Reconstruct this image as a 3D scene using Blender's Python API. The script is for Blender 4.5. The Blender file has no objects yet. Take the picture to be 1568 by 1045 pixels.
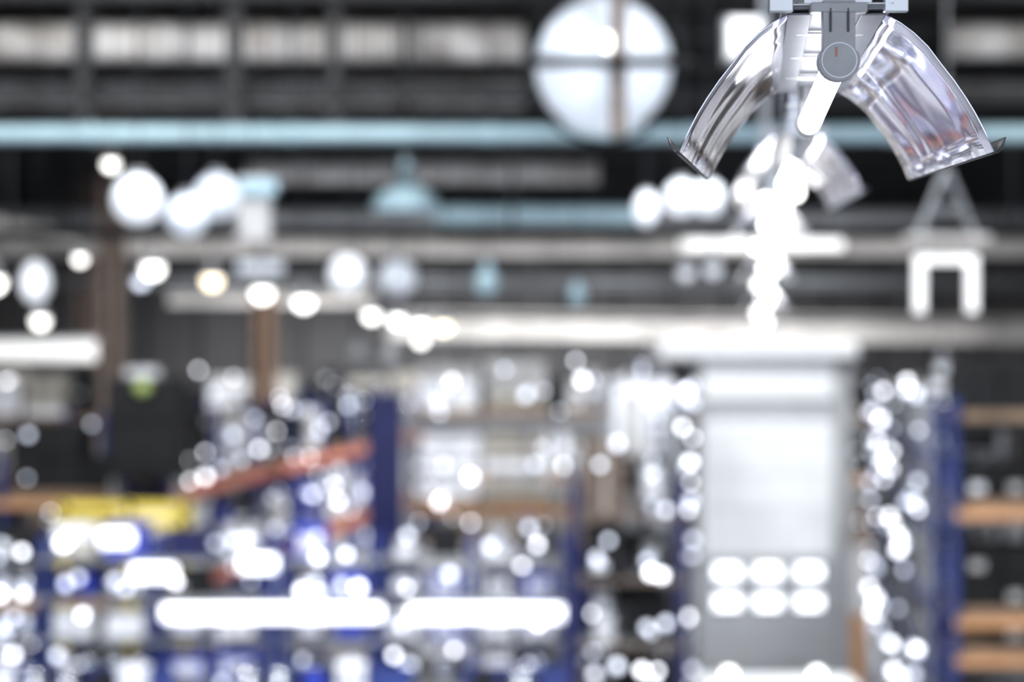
import bpy, math, random
from mathutils import Vector, Matrix
S = bpy.context.scene
try:
    S.view_settings.view_transform = 'Standard'
    S.view_settings.look = 'None'
    S.view_settings.gamma = .86
    S.view_settings.exposure = .12
except Exception: pass
R = random.Random(7)
CAM_H = 5.3
ROOF = 10.5

# ------------------------------------------------------------ materials
def lin(c):
    return tuple(((v/255)/12.92 if v/255 <= .04045 else ((v/255+.055)/1.055)**2.4) for v in c) + (1,)
def mat(name, col, rough=.5, metal=0, emit=0, ecol=None, var=.25, scale=4., bump=0., stretch=None, detail=3, bdist=.02, distort=0):
    m = bpy.data.materials.new(name); m.use_nodes = True
    nt = m.node_tree; b = nt.nodes['Principled BSDF']
    tc = nt.nodes.new('ShaderNodeTexCoord'); mp = nt.nodes.new('ShaderNodeMapping')
    nz = nt.nodes.new('ShaderNodeTexNoise'); nz.inputs['Scale'].default_value = scale
    nz.inputs['Detail'].default_value = detail; nz.inputs['Distortion'].default_value = distort
    if stretch: mp.inputs['Scale'].default_value = stretch
    nt.links.new(tc.outputs['Object'], mp.inputs[0]); nt.links.new(mp.outputs[0], nz.inputs['Vector'])
    cr = nt.nodes.new('ShaderNodeValToRGB')
    c = lin(col)
    cr.color_ramp.elements[0].position = .3; cr.color_ramp.elements[1].position = .7
    cr.color_ramp.elements[0].color = tuple(v*(1-var) for v in c[:3])+(1,)
    cr.color_ramp.elements[1].color = tuple(min(1, v*(1+var)) for v in c[:3])+(1,)
    nt.links.new(nz.outputs['Fac'], cr.inputs[0]); nt.links.new(cr.outputs[0], b.inputs['Base Color'])
    b.inputs['Roughness'].default_value = rough; b.inputs['Metallic'].default_value = metal
    if emit:
        b.inputs['Emission Color'].default_value = lin(ecol or col)
        b.inputs['Emission Strength'].default_value = emit
    if bump:
        bp = nt.nodes.new('ShaderNodeBump'); bp.inputs['Strength'].default_value = bump
        bp.inputs['Distance'].default_value = bdist
        nt.links.new(nz.outputs['Fac'], bp.inputs['Height']); nt.links.new(bp.outputs[0], b.inputs['Normal'])
    return m

M = dict(
 alu = mat('polished_aluminium', (240,240,252), .10, 1, var=.03, scale=5, bump=.6, stretch=(.8,1.1,.8), detail=.6, bdist=.02, distort=.3),
 hous = mat('galvanised_housing', (176,178,182), .35, .6, var=.1),
 inner = mat('inner_channel_paint', (92,94,100), .5, var=.2),
 plas = mat('grey_plastic', (132,133,136), .45, var=.08, scale=30),
 dkpart = mat('dark_plastic_lip_shade', (60,60,62), .5),
 amber = mat('amber_cap', (150,96,82), .4),
 tube = mat('lit_tube', (255,255,255), .4, emit=11, ecol=(250,251,255), var=0),
 tubefar = mat('lit_tube_far', (255,255,255), .4, emit=9, ecol=(255,254,250), var=0),
 globe = mat('opal_glass', (210,215,223), .25, emit=.38, ecol=(222,231,242), var=.06),
 globe2 = mat('lit_opal_glass', (225,228,232), .3, emit=.6, ecol=(238,242,250), var=0),
 bulb = mat('lit_bulb', (255,255,255), .3, emit=5, ecol=(255,253,248), var=0),
 warm = mat('lit_bulb_warm', (255,250,230), .3, emit=4, ecol=(255,238,205), var=0),
 ind = mat('glow_bead', (255,255,255), .3, emit=5.5, ecol=(246,248,255), var=0),  # glow for the beads added as highlights on the goods
 bead2 = mat('glow_bead_dim', (255,255,255), .3, emit=2.2, ecol=(226,234,255), var=0),
 panel = mat('lit_panel_and_beam_glow', (240,240,240), .3, emit=.8, ecol=(255,253,250), var=0),
 strip = mat('lit_strip', (255,255,255), .3, emit=2.8, ecol=(246,248,255), var=0),
 green = mat('lit_green', (170,185,120), .3, emit=.22, ecol=(150,172,100), var=0),
 teal = mat('cyan_painted_steel', (176,202,212), .4, var=.12, scale=1.2),
 duct = mat('insulated_duct', (240,232,224), .6, var=.5, scale=1.6),
 beam = mat('beige_painted_beam', (214,209,204), .5, var=.25, scale=.8),
 dbeam = mat('dark_steel', (44,46,50), .6, var=.3, scale=1),
 gsteel = mat('grey_steel', (144,145,148), .5, var=.25, scale=2),
 brown = mat('brown_column_paint', (122,108,99), .6, var=.2),
 obrown = mat('ochre_column_paint', (172,144,124), .6, var=.2),
 roof = mat('roof_sheet', (28,28,29), .8, var=.4, scale=.6),
 wall = mat('wall_panel', (116,114,114), .7, var=.2, scale=.3),
 floor = mat('concrete', (150,150,152), .3, var=.12, scale=.5),
 blue = mat('blue_rack_steel', (42,58,120), .4, var=.15),
 orange = mat('orange_rack_beam', (198,152,112), .45, var=.1),
 red = mat('orange_red_beam', (238,152,126), .45, var=.1),
 yellow = mat('yellow_guard', (244,220,96), .45, var=.1),
 white = mat('white_stretch_film', (246,246,252), .3, var=.12, scale=6),
 grey = mat('grey_film', (192,190,188), .35, var=.15, scale=6),
 beige = mat('beige_carton', (178,172,162), .6, var=.15),
 carton = mat('kraft_carton', (112,98,88), .7, var=.15),
 bin = mat('blue_tote_plastic', (44,66,176), .35, var=.2),
 navy = mat('navy_tote_plastic', (26,30,82), .4, var=.2),
 dark = mat('black_crate_plastic', (20,20,22), .7, var=.3),
 wood = mat('pallet_wood', (146,124,104), .7, var=.2),
 silver = mat('polished_steel_can', (236,237,244), .16, 1, var=.1, scale=8),
 cab = mat('white_cabinet_paint', (244,244,244), .45, var=.03),
 cabg = mat('grey_cabinet_paint', (190,191,192), .45, var=.06),
)
for k in ('ind','bead2','bulb','warm','green'):
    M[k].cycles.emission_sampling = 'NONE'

# ------------------------------------------------------------ mesh builder
class MB:
    def __init__(s): s.v=[]; s.f=[]; s.m=[]; s.sm=[]; s.keys=[]
    def mi(s,k):
        if k not in s.keys: s.keys.append(k)
        return s.keys.index(k)
    def add(s, vs, fs, k, smooth=False):
        o=len(s.v); s.v += [tuple(p) for p in vs]; i=s.mi(k)
        for f in fs: s.f.append(tuple(o+j for j in f)); s.m.append(i); s.sm.append(smooth)
    def box(s, x0,x1,y0,y1,z0,z1,k):
        vs=[(x,y,z) for x in (x0,x1) for y in (y0,y1) for z in (z0,z1)]
        s.add(vs,[(0,1,3,2),(4,6,7,5),(0,4,5,1),(2,3,7,6),(0,2,6,4),(1,5,7,3)],k)
    def cb(s, c, d, k): s.box(c[0]-d[0]/2,c[0]+d[0]/2,c[1]-d[1]/2,c[1]+d[1]/2,c[2]-d[2]/2,c[2]+d[2]/2,k)
    def cyl(s, p0,p1,r,k,n=12,r1=None,smooth=True,cap=True):
        p0=Vector(p0);p1=Vector(p1);r1=r if r1 is None else r1
        q=(p1-p0).to_track_quat('Z','Y')
        vs=[]
        for p,rr in ((p0,r),(p1,r1)):
            for i in range(n):
                a=2*math.pi*i/n; vs.append(p+q@Vector((rr*math.cos(a),rr*math.sin(a),0)))
        s.add(vs,[(i,(i+1)%n,n+(i+1)%n,n+i) for i in range(n)],k,smooth)
        if cap:
            s.add(vs[:n],[tuple(range(n))[::-1]],k); s.add(vs[n:],[tuple(range(n))],k)
    def lathe(s, c, prof, k, n=20):
        vs=[]
        for r,z in prof:
            for i in range(n):
                a=2*math.pi*i/n; vs.append((c[0]+r*math.cos(a),c[1]+r*math.sin(a),c[2]+z))
        fs=[]
        for j in range(len(prof)-1):
            for i in range(n):
                fs.append((j*n+i,j*n+(i+1)%n,(j+1)*n+(i+1)%n,(j+1)*n+i))
        s.add(vs,fs,k,True)
    def sph(s,c,r,k,n=16,sz=1.):
        s.lathe(c,[(max(1e-4,r*math.sin(math.pi*j/10)),-r*sz*math.cos(math.pi*j/10)) for j in range(11)],k,n)
    def beamseg(s,p0,p1,w,h,k):
        p0=Vector(p0);p1=Vector(p1);d=(p1-p0).normalized()
        up=Vector((0,0,1)) if abs(d.z)<.95 else Vector((0,1,0))
        sd=d.cross(up).normalized(); u=sd.cross(d)
        vs=[p+sd*a*w/2+u*b*h/2 for p in (p0,p1) for a,b in ((-1,-1),(1,-1),(1,1),(-1,1))]
        s.add(vs,[(3,2,1,0),(4,5,6,7),(0,1,5,4),(1,2,6,5),(2,3,7,6),(3,0,4,7)],k)
    def done(s,name,loc=(0,0,0),rz=0,parent=None,bevel=0):
        me=bpy.data.meshes.new(name); me.from_pydata(s.v,[],s.f)
        for k in s.keys: me.materials.append(M[k])
        for p,i,sm in zip(me.polygons,s.m,s.sm): p.material_index=i; p.use_smooth=sm
        me.update(); o=bpy.data.objects.new(name,me); S.collection.objects.link(o)
        o.location=loc; o.rotation_euler=(0,0,rz)
        if parent: o.parent=parent
        if bevel:
            b=o.modifiers.new('bevel','BEVEL'); b.width=bevel; b.segments=1; b.limit_method='ANGLE'
        return o
def empty(name,loc=(0,0,0)):
    e=bpy.data.objects.new(name,None); e.location=loc; S.collection.objects.link(e); return e

# ------------------------------------------------------------ shell
b=MB(); b.box(-20,20,-6,76,-.2,0,'floor'); b.done('floor')
b=MB(); b.box(-20,20,-6,76,ROOF+.12,ROOF+.3,'roof')
x=-20
while x<20:
    b.box(x,x+.12,-6,76,ROOF+.02,ROOF+.12,'roof'); x+=.45
b.done('ceiling')
b=MB(); b.box(-20,20,76,76.3,0,ROOF,'wall')
for i in range(20): b.box(-20+2*i,-19.9+2*i,75.93,76,0,ROOF,'dbeam')
b.done('wall_back')
for sd,n in ((-20.3,'wall_left'),(20,'wall_right')):
    b=MB(); b.box(sd,sd+.3,-6,76,0,ROOF,'wall')
    for i in range(20): b.box(sd-.05,sd+.35,-4+4*i,-3.8+4*i,0,ROOF,'dbeam')
    b.done(n)

b=MB()
y=8
while y<75:
    b.box(-20,20,y-.08,y+.08,ROOF-.22,ROOF+.02,'dbeam'); y+=3.5
b.done('roof_purlin_set')
b=MB()
for X,w in ((-6.39,.2),(-4.14,.24),(-2.64,.18)):
    b.box(X-w/2,X+w/2,29.6,29.8,8.3,ROOF,'dbeam')
b.box(-9.5,9.5,29.9,30.1,8.9,9.1,'dbeam')
b.done('roof_truss')

def duct(name,x0,x1,y,z,r,k='duct'):
    b=MB(); x=x0; i=0
    while x<x1-.01:
        e=min(x+1.7,x1); b.cyl((x,y,z),(e,y,z),r,k,20); b.cyl((e-.03,y,z),(e+.03,y,z),r*1.05,'duct',20); x=e
    for hx in (x0+.5,(x0+x1)/2,x1-.5): b.cyl((hx,y,z+r*.9),(hx,y,ROOF),.02,'dbeam',6)
    return b.done(name)
duct('ventilation_duct',-10.8,.15,31.8,10.08,.31)
duct('ventilation_duct',7.0,10.8,31.8,10.1,.28)
duct('ventilation_duct',-11,.2,36,9.8,.27)
duct('ventilation_duct',5.5,11,36,9.8,.2)
duct('ventilation_duct',-5.9,1.9,44.6,9.1,.27)
def pipe(name,x0,x1,y,z,r):
    b=MB(); b.cyl((x0,y,z),(x1,y,z),r,'teal',16)
    x=x0+.6
    while x<x1:
        b.cyl((x-.06,y,z),(x+.06,y,z),r*1.18,'teal',16); b.cyl((x,y,z+r),(x,y,ROOF),.012,'dbeam',6); x+=2.9
    b.done(name)
pipe('sprinkler_pipe',-9.6,9.6,29,8.32,.13)
pipe('sprinkler_pipe',-1.75,3.1,44.6,8.12,.2)

def ibeam(name,p0,p1,h,w,k='beam',hang=True):
    b=MB(); p0=Vector(p0);p1=Vector(p1); dz=Vector((0,0,h/2-.03))
    b.beamseg(p0+dz,p1+dz,w,.06,k); b.beamseg(p0-dz,p1-dz,w,.06,k); b.beamseg(p0,p1,w*.25,h-.1,k)
    if hang:
        for t in (.1,.5,.9):
            q=p0.lerp(p1,t); b.cyl(q+dz,(q.x,q.y,ROOF),.04,'dbeam',6)
    b.done(name)
ibeam('crane_beam',(-13,45.75,7.5),(14,45.75,7.5),.5,.5)
ibeam('crane_beam',(-13.5,40,8.2),(-9.8,45,7.6),.3,.3)
ibeam('crane_beam',(-3.8,61,5.8),(17,61,5.6),.8,.5)
ibeam('crane_beam',(-10.5,61,6.6),(-4.2,61,6.6),.4,.4)
ibeam('crane_beam',(-16,58,7.0),(17,58,7.0),.25,.4,'gsteel')
ibeam('crane_beam',(-14,53.5,8.6),(14,53.5,8.6),.35,.4,'gsteel')
ibeam('crane_beam',(-12,38,7.35),(12,38,7.35),.18,.3,'dbeam')
for X,Y,w,k,h in ((-9,44.8,.5,'brown',ROOF),(-5.9,47.5,.5,'obrown',6.4),(-13,60.9,.6,'brown',ROOF)):
    b=MB(); b.box(X-w/2,X+w/2,Y-w/2,Y-w/2+.06,0,h,k); b.box(X-w/2,X+w/2,Y+w/2-.06,Y+w/2,0,h,k); b.box(X-.06,X+.06,Y-w/2,Y+w/2,0,h,k)
    b.box(X-w*.8,X+w*.8,Y-w*.8,Y+w*.8,0,.05,k); b.done('steel_column')

# ------------------------------------------------------------ trough reflector lamps
def reflector_lamp(x,y,z,dirx=.124,L=.7,tk='tubefar'):
    """x,y,z : near end of the tube axis"""
    e=empty('suspended_fluorescent_lamp',(x,y,z))
    prof=[(.0623,.060),(.080,.050),(.0976,.037),(.115,.020),(.130,.000),(.148,-.023),(.163,-.045),(.1745,-.064),(.1837,-.082),(.1976,-.112)]
    hook=[(.203,-.113),(.209,-.106),(.2125,-.094)]
    N=14; b=MB()
    def P(px,pz,t):
        k=1-.19*t
        return (px*k+dirx*.8*L*t, L*t, pz*k)
    for sg in (1,-1):
        for pr,k in ((prof,'alu'),([prof[-1]]+hook,'dkpart')):  # hook lip coloured dark to paint in its shaded underside
            vs=[];n=len(pr)
            for j in range(N+1):
                for a,c in pr: vs.append(P(sg*a,c,j/N))
            fs=[]
            for j in range(N):
                for i in range(n-1):
                    q=(j*n+i,j*n+i+1,(j+1)*n+i+1,(j+1)*n+i); fs.append(q if sg>0 else q[::-1])
            b.add(vs,fs,k,True)
    o=b.done('reflector_wings',parent=e)
    md=o.modifiers.new('s','SOLIDIFY'); md.thickness=.0014; md.offset=0
    b=MB()
    for sx in (-.046,.046):
        b.beamseg((sx,0,.061),(sx*.81+dirx*.8*L,L,.050),.030,.003,'inner')
    for t in (.22,.5,.78):
        b.cb((dirx*.8*L*t,L*t,.061-.011*t),(.09,.02,.003),'hous')
    b.beamseg((0,-.01,.085),(dirx*.8*L,L+.01,.075),.085,.026,'hous')
    b.beamseg((0,-.012,.068),(dirx*.8*L,L,.060),.118,.004,'inner')
    b.beamseg((0,-.012,.0715),(dirx*.8*L,L,.064),.138,.003,'hous')
    b.cb((-.072,-.012,.072),(.03,.012,.022),'hous'); b.cb((.072,-.012,.072),(.03,.012,.022),'hous')
    b.done('lamp_housing',parent=e,bevel=.001)
    for t in (0,1):
        b=MB(); ox=dirx*.8*L*t; oy=L*t + (-.012 if t==0 else .004); w=.0235*(1-.25*t)
        w2=w*.86
        pts=[(w2,.075),(w2,.012)]+[(w*1.12*math.cos(a),w*1.12*math.sin(a)) for a in [-math.pi*(i-1.5)/12 for i in range(0,16)]]+[(-w2,.012),(-w2,.075)]
        n=len(pts); vs=[(ox+a,oy-.008,c) for a,c in pts]+[(ox+a,oy+.008,c) for a,c in pts]
        b.add(vs,[tuple(range(n))[::-1],tuple(range(n,2*n))]+[(i,(i+1)%n,n+(i+1)%n,n+i) for i in range(n)],'plas')
        b.cyl((ox,oy-.0095,0),(ox,oy-.008,0),w*.95,'hous',28); b.cyl((ox,oy-.0105,0),(ox,oy-.0095,0),w*.9,'plas',28)
        b.cb((ox-.004,oy-.0105,.010),(.003,.0015,.012),'amber')
        b.cb((ox-.011,oy-.009,.05),(.0025,.003,.03),'dkpart'); b.cb((ox+.011,oy-.009,.05),(.0025,.003,.03),'dkpart')
        b.cb((ox,oy,.066),(w*3.0,.02,.012),'plas')
        b.done('lamp_holder',parent=e,bevel=.001)
    b=MB(); b.cyl((0,.004,0),(dirx*.8*L,L-.006,0),.0165,tk,20); b.done('tube',parent=e)
    b=MB()
    for t in (.12,.88):
        ox=dirx*.8*L*t; b.cyl((ox,L*t,.09),(ox,L*t,ROOF-z+.015),.006,'hous',8); b.cb((ox,L*t,.105),(.05,.05,.02),'hous')
    b.done('suspension_rods',parent=e)
    return e
row=[(.4076,2.5,5.650,'tube'),(.86,6.0,5.86,'tubefar'),(1.31,10.1,5.95,'tubefar'),(1.78,13.9,5.84,'tubefar'),(2.25,17.7,5.70,'tubefar'),(2.70,21.5,5.48,'tubefar')]
for X,Y,Z,k in row: reflector_lamp(X,Y,Z,tk=k,L=.7 if Y<3 else 1.1)
b=MB()
for a,c in zip(row[:-1],row[1:]):
    La=.7 if a[1]<3 else 1.1
    b.beamseg((a[0]+.1*La,a[1]+La+.03,a[2]+.085),(c[0],c[1]-.03,c[2]+.085),.05,.04,'hous')
    n=6
    for i in range(1,n):
        t=i/n; q=Vector((a[0]+.1*La,a[1]+La,a[2]+.085)).lerp(Vector((c[0],c[1],c[2]+.085)),t)
        b.cb((q.x,q.y,q.z-.01),(.07,.06,.05),'silver')
        if a[1]>5 and i%2: b.sph((q.x+(.05 if i%4==1 else -.05),q.y,q.z-.09),.035,'bulb',10); b.cyl((q.x,q.y,q.z-.02),(q.x+(.05 if i%4==1 else -.05),q.y,q.z-.07),.012,'hous',8)
b.done('lighting_trunking')

# ------------------------------------------------------------ pendants
def globe(x,y,z,r,k='globe',name='globe_pendant_light',boss=True,sz=1.):
    b=MB(); b.sph((x,y,z),r,k,24,sz)
    b.lathe((x,y,z+r*sz*.9),[(r*.35,0),(r*.35,r*.25),(.03,r*.3)],'gsteel')
    b.cyl((x,y,z+r*sz),(x,y,ROOF),.008,'dbeam',6)
    if boss: b.sph((x+r*.1,y-r*.95,z+r*.1),r*.2,'bulb',10)
    return b.done(name)
def highbay(x,y,z,r=.14,k='bulb',shade='gsteel'):
    r*=.82
    b=MB(); b.lathe((x,y,z),[(r*1.15,r*.2),(r*1.0,r*.9),(r*.5,r*1.6),(r*.25,r*2.4),(.02,r*2.5)],shade,16)
    b.sph((x,y,z),r,k,12); b.cyl((x,y,z+r*2.4),(x,y,ROOF),.01,'dbeam',6)
    return b.done('high_bay_light')
b=MB(); gx,gy,gz,gr=.70,15.25,7.41,.53
b.sph((gx,gy,gz),gr,'globe',40)
b.cyl((gx+.08,gy-gr-.1,gz-gr-.08),(gx+.08,gy-gr-.1,ROOF),.055,'brown',10)
b.cyl((gx-.62,gy-gr-.22,gz-.075),(gx+.62,gy-gr-.22,gz-.075),.04,'dark',10)
for a in range(24):
    t0=2*math.pi*a/24; t1=2*math.pi*(a+1)/24
    b.cyl((gx+.6*math.cos(t0),gy-.1,gz+.6*math.sin(t0)),(gx+.6*math.cos(t1),gy-.1,gz+.6*math.sin(t1)),.02,'dark',6)
for sx in (-.6,.6): b.cyl((gx+sx,gy-gr-.22,gz-.075),(gx+sx,gy-.1,gz-.06),.02,'dark',6)
b.cyl((gx,gy,gz+gr),(gx,gy,ROOF),.03,'dbeam',8)
b.lathe((gx,gy,gz+gr*.93),[(.22,0),(.22,.12),(.05,.2)],'gsteel')
b.sph((gx+.02,gy-gr,gz+.1),.06,'bulb',12); b.done('large_globe_light')
b=MB(); b.box(1.64,1.88,15,15.2,7.46,7.74,'panel'); b.box(1.61,1.91,15.2,15.3,7.42,7.78,'gsteel'); b.cyl((1.76,15.25,7.8),(1.76,15.25,ROOF),.01,'dbeam',6); b.done('floodlight',bevel=.02)
globe(-3.76,20,6.72,.25,'globe2'); globe(-3.36,20.6,6.60,.22,'globe'); globe(-3.16,21.3,6.85,.24,'globe',boss=False)
b=MB(); b.box(-3.0,-2.65,21.7,22.0,6.4,7.1,'grey'); b.box(-2.95,-2.55,21.6,21.7,6.9,7.05,'teal'); b.cyl((-2.85,21.8,7.1),(-2.85,21.8,ROOF),.01,'dbeam',6); b.done('junction_cabinet',bevel=.02)
globe(-2.44,29.6,6.30,.28,'globe2'); globe(-1.8,31.3,6.3,.3,'globe',boss=False)
globe(1.35,20,6.63,.12,'globe2',sz=1.5,boss=False); globe(1.70,20,6.74,.18,'globe2',boss=False); globe(2.0,20.3,6.76,.18,'globe2',boss=False)
globe(-7.3,30.5,6.2,.22,'globe2',sz=1.5,boss=False)
for dx,dz,r,k in ((-6.1,8.0,.12,'bulb'),(-6.55,6.55,.1,'bulb'),(-5.5,6.42,.18,'bulb'),(-5.62,6.2,.12,'bead2'),(-4.58,6.24,.17,'warm'),(-3.8,6.04,.17,'bulb'),
    (-3.15,5.9,.16,'bulb'),(-7.2,5.62,.14,'bulb'),(-7.85,6.2,.2,'bulb'),(-2.14,5.70,.13,'bulb'),(-1.74,5.63,.12,'bulb'),(-1.38,5.55,.12,'bulb'),(-1.04,5.53,.13,'warm'),(-1.40,5.31,.1,'bulb'),
    (3.05,6.4,.16,'globe2'),(2.64,6.35,.15,'globe2'),(6.6,4.9,.16,'globe2'),(-2.38,5.05,.16,'gsteel'),(-1.85,5.02,.15,'gsteel')):
    highbay(dx,30.4+R.uniform(-.3,.3),dz,r,k)
highbay(-.38,30.5,6.15,.2,'teal','teal'); highbay(1.0,30.5,5.95,.15,'teal','teal')
b=MB(); b.lathe((-1.61,30.2,7.28),[(.02,-.02),(.48,-.02),(.52,.04),(.46,.22),(.25,.34),(.12,.45),(.08,.8)],'teal',24); b.cyl((-1.61,30.2,7.9),(-1.61,30.2,ROOF),.05,'dbeam',8); b.done('dish_pendant_light')
b=MB(); b.box(3.75,7.3,43.9,44.3,7.33,7.68,'panel'); b.box(3.7,7.35,43.85,44.35,7.68,7.78,'cab'); b.cyl((4.5,44,7.7),(4.5,44,ROOF),.02,'dbeam',6); b.cyl((6.6,44,7.7),(6.6,44,ROOF),.02,'dbeam',6); b.done('glowing_white_beam')
b=MB(); b.box(-16.2,-12.6,60,60.4,4.7,5.3,'panel'); b.box(-16.3,-12.5,60,60.5,5.3,5.4,'cab'); b.cyl((-14,60.2,5.3),(-14,60.2,ROOF),.03,'dbeam',6);b.done('glowing_white_beam')  # white beam given emission so that it glows; not a lamp
b=MB(); b.box(-6.2,-5.2,45,45.2,6.85,7.1,'globe'); b.cyl((-5.7,45.1,7.1),(-5.7,45.1,ROOF),.02,'dbeam',6); b.done('glowing_white_beam')
b=MB()
for p0,p1 in (((3.93,18,6.85),(3.66,18,6.22)),((3.93,18,6.85),(4.19,18,6.22)),((3.78,18,6.5),(4.08,18,6.5))): b.cyl(p0,p1,.035,'gsteel',8)
b.cyl((3.93,18,6.85),(3.93,18,ROOF),.012,'dbeam',6)
b.box(3.55,4.32,17.95,18.05,6.2,6.26,'beam'); b.box(3.64,4.20,17.95,18.05,6.0,6.08,'panel'); b.box(3.64,3.73,17.95,18.05,5.56,6.0,'panel'); b.box(4.11,4.20,17.95,18.05,5.56,6.0,'panel')
for X in (3.67,4.17): b.cyl((X,18,6.08),(X,18,6.22),.02,'gsteel',8)
b.done('u_shaped_pendant_lamp',bevel=.02)

# area lights added in dark hoods under the roof to light racks and hall
for X in (-8,-2.5,3,8.5):
    for Y in (5,11.5,18,24,39,49,57,68):
        b=MB(); b.box(-.62,.62,-.22,.22,.04,.12,'dbeam')
        for sx in (-.62,.58): b.box(sx,sx+.04,-.22,.22,-.12,.06,'dbeam')
        b.box(-.62,.62,-.22,-.18,-.2,.06,'dbeam'); b.box(-.62,.62,.18,.22,-.04,.06,'dbeam')
        b.cyl((0,0,.1),(0,0,ROOF-10.1),.02,'dbeam',6)
        o=b.done('added_ceiling_fill',loc=(X,Y,10.1))
        l=bpy.data.lights.new('fill_light','AREA'); l.shape='RECTANGLE'; l.size=1.1; l.size_y=.34; l.energy=500 if Y<30 else 820; l.color=(.93,.965,1)
        lo=bpy.data.objects.new('fill_light',l); S.collection.objects.link(lo); lo.parent=o; lo.location=(0,0,.03)
for X,P in ((-9,150),(-5.5,180),(-2,150),(9,180)):  # unseen area lights added to brighten the ducts, each in a dark hood
    b=MB(); b.box(-.3,.3,-.2,-.02,-.16,.16,'dbeam'); b.box(-.34,.34,-.04,.0,.16,.2,'dbeam'); b.box(-.34,.34,-.04,.0,-.2,-.16,'dbeam'); b.cyl((0,-.1,.16),(0,-.1,ROOF-10.2),.02,'dbeam',6)
    o=b.done('added_duct_fill',loc=(X,25.5,10.2))
    l=bpy.data.lights.new('fill_light','AREA'); l.shape='RECTANGLE'; l.size=.55; l.size_y=.3; l.energy=P; l.color=(1,.98,.95)
    lo=bpy.data.objects.new('fill_light',l); S.collection.objects.link(lo); lo.parent=o; lo.location=(0,.01,0); lo.rotation_euler=(math.radians(90),0,0)

# ------------------------------------------------------------ racks and goods
def load(b,x0,x1,y0,y1,z,h,kind,pal=True):
    if pal:
        for i in range(3):
            yy=y0+(y1-y0-.1)*i/2; b.box(x0,x1,yy,yy+.1,z,z+.1,'wood')
        b.box(x0,x1,y0,y1,z+.1,z+.13,'wood'); z+=.13; h-=.13
    w=x1-x0
    if kind in ('white','grey','beige'):
        n=max(1,int(h/.2)); hh=h/n
        for i in range(n):
            j=R.uniform(-.03,.03); kk=kind if R.random()<.75 else R.choice(['white','grey','beige'])
            m=R.choice((1,2,3))
            for q in range(m):
                b.box(x0+.03+j+q*(w-.06)/m,x0+.02+j+(q+1)*(w-.06)/m-.02,y0+.03+abs(j),y1-.03,z+i*hh+.012,z+(i+1)*hh-.012,kk)
    elif kind=='rolls':
        r=.13; n=max(1,int(w/(2*r+.03)))
        for i in range(n):
            zz=z; cx=x0+(i+.5)*w/n; top=z+h*R.uniform(.6,1)
            while zz<top-.1:
                b.cyl((cx,y0+.16,zz),(cx,y0+.16,zz+.13),r*R.uniform(.8,1),'white' if R.random()<.6 else 'silver',12); zz+=.19
            b.cyl((cx,y0+.5,z),(cx,y0+.5,top),r,'grey',10)
    elif kind=='cans':
        r=.12; n=max(1,int(w/(2*r+.04))); m=max(1,int(h/.36))
        for i in range(n):
            for q in range(m):
                if R.random()<.12: continue
                cx=x0+(i+.5)*w/n; zz=z+q*.36
                k='silver' if R.random()<.8 else R.choice(['white','bin'])
                b.lathe((cx,y0+.15,zz),[(.01,0),(r*.8,.0),(r,.04),(r,.24),(r*.8,.29),(r*.3,.32),(.01,.325)],k,12)
        b.box(x0+.02,x1-.02,y0+.34,y1-.02,z,z+h*.8,'dark')
    elif kind in ('bin','navy'):
        n=max(1,int(h/.28)); m=max(1,round(w/.42)); hh=h/n
        for i in range(n):
            for q in range(m):
                if R.random()<.1: continue
                a=x0+q*w/m+.015; c=x0+(q+1)*w/m-.015; k=kind if R.random()<.75 else R.choice(['white','bin','navy'])
                zb=z+i*hh
                b.box(a+.02,c-.02,y0+.04,y1-.05,zb,zb+hh*.8,k); b.box(a,c,y0+.02,y1-.03,zb+hh*.8,zb+hh*.93,k)
                if R.random()<.6: b.box(a+.08,c-.08,y0+.02,y0+.035,zb+hh*.2,zb+hh*.65,'white')
    elif kind in ('dark','carton'):
        n=max(1,int(h/.36)); m=max(1,round(w/.5)); hh=h/n
        for i in range(n):
            for q in range(m):
                if i==n-1 and R.random()<.3: continue
                a=x0+q*w/m+.01; c=x0+(q+1)*w/m-.01; b.box(a,c,y0+.03+R.uniform(0,.04),y1-.03,z+i*hh,z+(i+1)*hh-.012,kind)
                if kind=='carton': b.box((a+c)/2-.03,(a+c)/2+.03,y0+.02,y0+.03,z+i*hh,z+(i+1)*hh-.012,'beige')
                elif R.random()<.35: b.box(a+.08,a+.26,y0+.02,y0+.03,z+i*hh+.08,z+i*hh+.2,R.choice(['grey','white','beige']))
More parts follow.
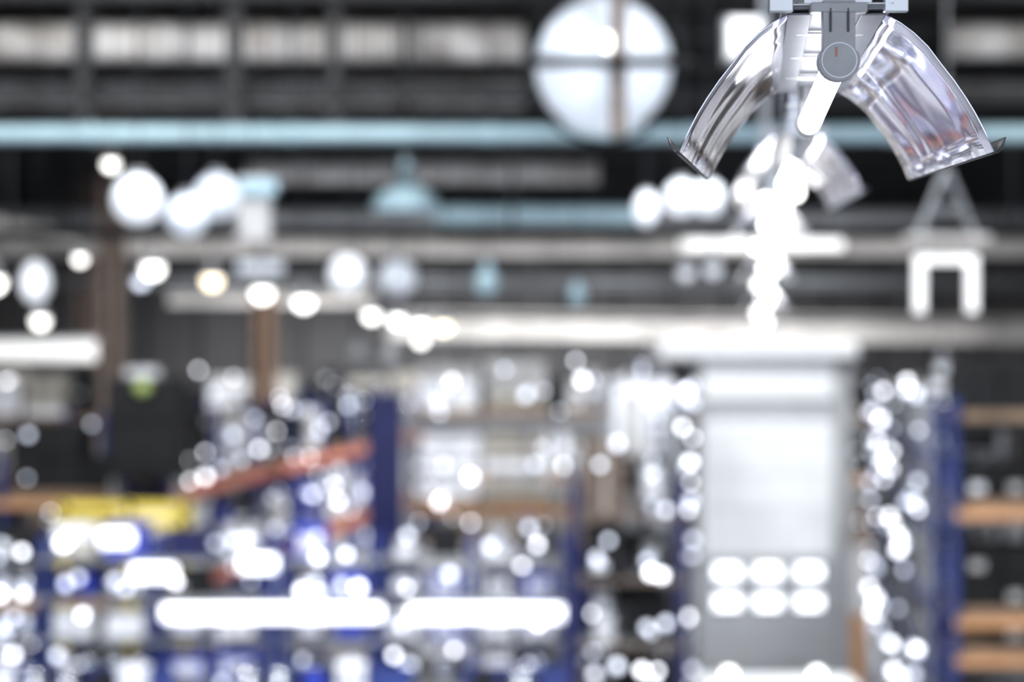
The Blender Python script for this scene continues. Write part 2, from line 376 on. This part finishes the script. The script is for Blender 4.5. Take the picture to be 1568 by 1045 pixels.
def rack(name,L,dep,levels,hs,kinds,loc,rz,bay=2.4,uk='blue',bk='orange',top=None,pw=1.1,beads=.0,gname='palletised_goods',bh=.12,seed=0,ipow=.45,bks=None,nums=(1,2,3)):
    R.seed(seed); RI=random.Random(seed+100)
    top=top or levels[-1]+.3
    f=MB(); g=MB(); nb=max(1,round(L/bay)); bw=L/nb; ic=MB(); any_i=False
    for i in range(nb+1):
        x=i*bw
        for y in (.0,dep-.1): f.box(x-.05,x+.05,y,y+.1,0,top,uk)
        z=.3; s=0
        while z<top-.6:
            f.beamseg((x,.05 if s else dep-.05,z),(x,dep-.05 if s else .05,z+.6),.03,.03,uk); z+=.6; s^=1
        f.box(x-.09,x+.09,-.04,.14,0,.02,uk)
    for li,z in enumerate(levels):
        kb=(bks or {}).get(li,bk)
        if z>.2:
            f.box(0,L,-.03,.03,z-bh,z,kb); f.box(0,L,dep-.03,dep+.03,z-bh,z,kb)
            f.box(.05,L-.05,.03,dep-.03,z-.03,z-.005,'gsteel')
        cnt=0
        for i in range(nb):
            n=max(1,int((bw-.16)/pw)); w=(bw-.16)/n
            for q in range(n):
                a=i*bw+.08+q*w+.03; ks=kinds[li]
                kd=ks[cnt%len(ks)] if isinstance(ks,tuple) else R.choice(ks); cnt+=1
                if kd is None: continue
                load(g,a,a+w-.06,.05,dep-.05,max(z,.0),hs[li]*R.uniform(.72,1),kd,pal=pw>.8)
                if RI.random()<beads:
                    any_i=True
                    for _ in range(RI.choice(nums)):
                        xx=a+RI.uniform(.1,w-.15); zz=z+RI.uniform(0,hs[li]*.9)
                        ic.sph((xx,-.1,zz),RI.uniform(.035,.065),'ind' if RI.random()<ipow else 'bead2',8); ic.box(xx-.02,xx+.02,-.1,.05,zz-.015,zz+.015,'gsteel')  # added emissive beads stand in for highlights reflected off the goods
    e=empty(name,loc); e.rotation_euler=(0,0,rz)
    f.done('rack_frame',parent=e)
    if any_i: ic.done('added_highlight_beads',parent=e)
    if g.v: g.done(gname,loc=loc,rz=rz,bevel=.012)
AIS=math.atan2(1,.1243)
rack('pallet_rack',24,1.1,[.0,1.7,3.2],[1.4,1.3,1.5],[['dark','carton','navy'],['beige','grey','dark','white','bin'],['white','grey','dark','beige','dark','carton','rolls']],(-14,52,0),0,beads=.7,seed=3,ipow=.35,bks={2:'gsteel'})
rack('pallet_rack',4.6,1.1,[.0,2.68,4.1],[2.2,1.35,1.0],[['navy','dark','bin','white'],('white','beige','rolls','dark'),('white','grey','rolls','cans')],(-1.6,31.2,0),0,bay=2.3,pw=1.05,beads=.9,top=4.15,seed=12,ipow=.3,bh=.08,uk='gsteel',bks={2:'gsteel'},nums=(2,3,4))
rack('pallet_rack',20,1.1,[.0,1.5,3.0],[1.3,1.3,1.25],[['navy','white','bin'],['white','bin','rolls','cans'],['rolls','white','dark','cans','dark']],(-5.2,30.4,0),AIS-.02,bk='red',beads=.7,top=4.2,seed=5,bh=.17,ipow=.3)
rack('pallet_rack',3.8,1.1,[.0,1.4,2.9],[1.2,1.2,1.5],[['dark','navy'],['white','dark','rolls'],('rolls','dark','cans','dark')],(-9.6,30,0),0,bay=1.9,beads=.8,top=3.6,seed=8,ipow=.3)
# aisle racks
rack('pallet_rack',5.2,.9,[.0,.95,1.9,2.9,3.85],[.8,.8,.85,.8,1.0],[['rolls','cans','dark'],['rolls','cans','white'],['cans','rolls','dark'],['rolls','cans','carton'],['rolls','white','cans']],(2.05,25.3,0),AIS,bay=1.3,beads=.35,top=4.4,seed=21,pw=.55,bk='gsteel',uk='gsteel',ipow=.3)
rack('pallet_rack',1.3,.8,[.0,.8,1.6,2.4,3.2],[.7,.7,.72,.7,1.0],[('rolls','cans'),('dark','cans'),('rolls','cans'),('dark','rolls'),('carton','rolls')],(.78,24.3,0),0,bay=1.3,beads=.9,top=3.6,seed=25,pw=.55,bk='carton',uk='navy',ipow=.2,bh=.06)
rack('pallet_rack',13,1.0,[.0,.95,1.9,2.9,3.85],[.8,.8,.85,.8,1.0],[['rolls','cans','white'],['rolls','cans','navy'],['rolls','cans','white'],['rolls','cans'],['rolls','cans']],(7.1,39.2,0),AIS+math.pi,bay=1.9,beads=.5,top=4.5,seed=33,pw=.8,bk='blue',uk='gsteel',ipow=.3)
rack('pallet_rack',4.4,1.1,[.0,1.38,1.85,3.2,4.3],[1.0,.35,1.2,1.05,.75],[['dark','carton'],('dark','beige'),('dark','dark','carton'),('dark','dark'),('dark','carton')],(5.5,24.7,0),0,bay=2.2,pw=1.0,top=4.6,seed=41,beads=.2,uk='blue',bks={4:'dark'},nums=(1,2))
# picking shelves in front (blue totes)
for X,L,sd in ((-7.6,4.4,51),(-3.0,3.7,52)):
    rack('picking_shelf',L,.6,[.25,.85,1.4,1.95,2.45],[.45,.42,.42,.42,.5],[['bin','navy','white'],['bin','white','navy','cans'],['cans','bin','navy','white'],['navy','bin','cans','dark','navy'],['white','cans','cans','bin','dark','rolls']],(X,26,0),0,bay=1.45,pw=.5,bk='gsteel',uk='blue',top=2.75,beads=.75,gname='storage_totes',seed=sd,bh=.05,ipow=.35)
for x0,x1,z in ((-4.5,-1.68,1.78),(-1.33,.66,1.78),(-4.9,-4.35,2.3),(-3.5,-3.05,2.42),(-5.3,-4.9,2.75)):
    b=MB(); b.cyl((x0,25.7,z),(x1,25.7,z),.10,'strip',12); b.box(x0,x1,25.72,25.82,z+.08,z+.13,'gsteel')
    for xx in (x0+.2,x1-.2): b.box(xx-.02,xx+.02,25.8,26.02,z+.08,z+.12,'gsteel')
    b.done('shelf_light_bar')
for X in (-6.3,-3.4,-.6):
    W=2.2 if X<-1 else 1.3
    b=MB(); b.box(X,X+W,23.6,24.2,.98,1.04,'cab')
    for a in (X+.05,X+W-.1):
        for c in (23.65,24.1): b.box(a,a+.06,c,c+.06,0,.98,'blue')
    b.box(X,X+W,24.15,24.2,1.04,1.35,'blue'); b.box(X+.1,X+W-.1,23.7,24.1,.35,.38,'gsteel')
    b.done('packing_bench')
    b=MB(); x=X+.1
    while x<X+W-.45:
        w=R.uniform(.25,.45); load(b,x,x+w,23.65,24.13,1.045,R.uniform(.2,.5),R.choice(['white','bin','navy','cans','cans']),pal=False); x+=w+.08
    b.done('parcels',bevel=.012)
b=MB()
for z in (2.62,2.84): b.box(-6.55,-4.6,28.6,28.7,z,z+.14,'yellow')
for x in (-6.45,-5.5,-4.7): b.box(x-.05,x+.05,28.6,28.72,0,3.0,'yellow')
b.done('yellow_guard_rail')
b=MB(); b.box(-5.95,-4.85,29.2,29.9,3.3,4.75,'dark')
for z in (3.7,4.35): b.box(-5.9,-4.9,29.17,29.2,z-.25,z+.25,'dark')
for x in (-5.9,-4.95):
    for y in (29.25,29.8): b.box(x,x+.06,y,y+.06,0,3.3,'gsteel')
b.box(-5.95,-4.85,29.2,29.9,2.0,2.05,'gsteel'); b.box(-5.8,-5.0,29.3,29.8,2.05,2.9,'white'); b.box(-5.95,-4.85,29.2,29.9,.8,.85,'gsteel')
b.sph((-5.4,29.1,4.62),.12,'green',12); b.done('control_cabinet',bevel=.02)
b=MB(); b.box(-2.15,-1.65,29.6,30.4,0,4.5,'navy'); b.box(-2.1,-1.7,29.57,29.6,.2,4.3,'navy'); b.box(-1.77,-1.75,29.54,29.57,1.8,2.2,'gsteel'); b.done('blue_locker',bevel=.02)

# vertical storage lift (white tower)
e=empty('vertical_storage_lift',(3.93,30.6,0))
b=MB(); b.box(-1.0,1.0,0,2.0,0,2.0,'cabg'); b.box(-1.0,1.0,0,2.0,2.0,4.05,'cab'); b.box(-1.0,1.0,.1,2.0,4.05,4.4,'cabg'); b.box(-1.0,1.0,0,2.0,4.4,5.0,'cab')
b.box(-1.08,-1.0,-.04,2.0,0,5.0,'cabg'); b.box(1.0,1.08,-.04,2.0,0,5.0,'cabg'); b.box(1.08,1.3,.1,2.0,0,4.9,'cabg')
for z in (2.7,3.25,3.8): b.box(-.98,.98,-.008,0,z,z+.015,'cabg')
b.box(-.95,.95,-.03,0,.3,.95,'cabg'); b.done('tower_body',parent=e,bevel=.01)
b=MB(); b.box(-1.7,1.35,-.3,2.0,5.03,5.28,'cab'); b.done('header_canopy',parent=e,bevel=.03)
b=MB()
for z in (1.29,1.75):
    for x in (-.62,0,.63):
        b.box(x-.19,x+.19,-.07,-.02,z-.1,z+.1,'strip')
        b.box(x-.25,x+.25,-.02,0,z-.17,z+.17,'gsteel')
b.done('lamp_array',parent=e,bevel=.03)
b=MB(); b.box(2.3,4.25,24.3,25.2,1.0,1.08,'cab')
for a in (2.35,4.12):
    for c in (24.35,25.08): b.box(a,a+.07,c,c+.07,0,1.0,'gsteel')
b.box(2.4,4.15,24.4,25.1,.3,.33,'gsteel'); b.cyl((2.7,24.8,1.08),(2.7,24.8,1.2),.06,'bulb',10); b.cyl((3.8,24.8,1.08),(3.8,24.8,1.2),.06,'bulb',10); b.done('work_table')
b=MB(); b.box(4.95,5.15,29.0,29.2,0,1.3,'orange'); b.box(4.85,5.25,28.9,29.3,0,.04,'orange'); b.done('bollard',bevel=.02)

# ------------------------------------------------------------ world & camera
w=bpy.data.worlds.new('World'); S.world=w; w.use_nodes=True
w.node_tree.nodes['Background'].inputs[0].default_value=(.82,.89,1,1); w.node_tree.nodes['Background'].inputs[1].default_value=2.2
c=bpy.data.cameras.new('camera'); co=bpy.data.objects.new('camera',c); S.collection.objects.link(co); S.camera=co
co.location=(0,0,CAM_H); co.rotation_euler=(math.radians(90),0,0)
c.lens=70; c.sensor_width=36; c.clip_end=300
c.dof.use_dof=True; c.dof.focus_distance=2.62; c.dof.aperture_fstop=2.15
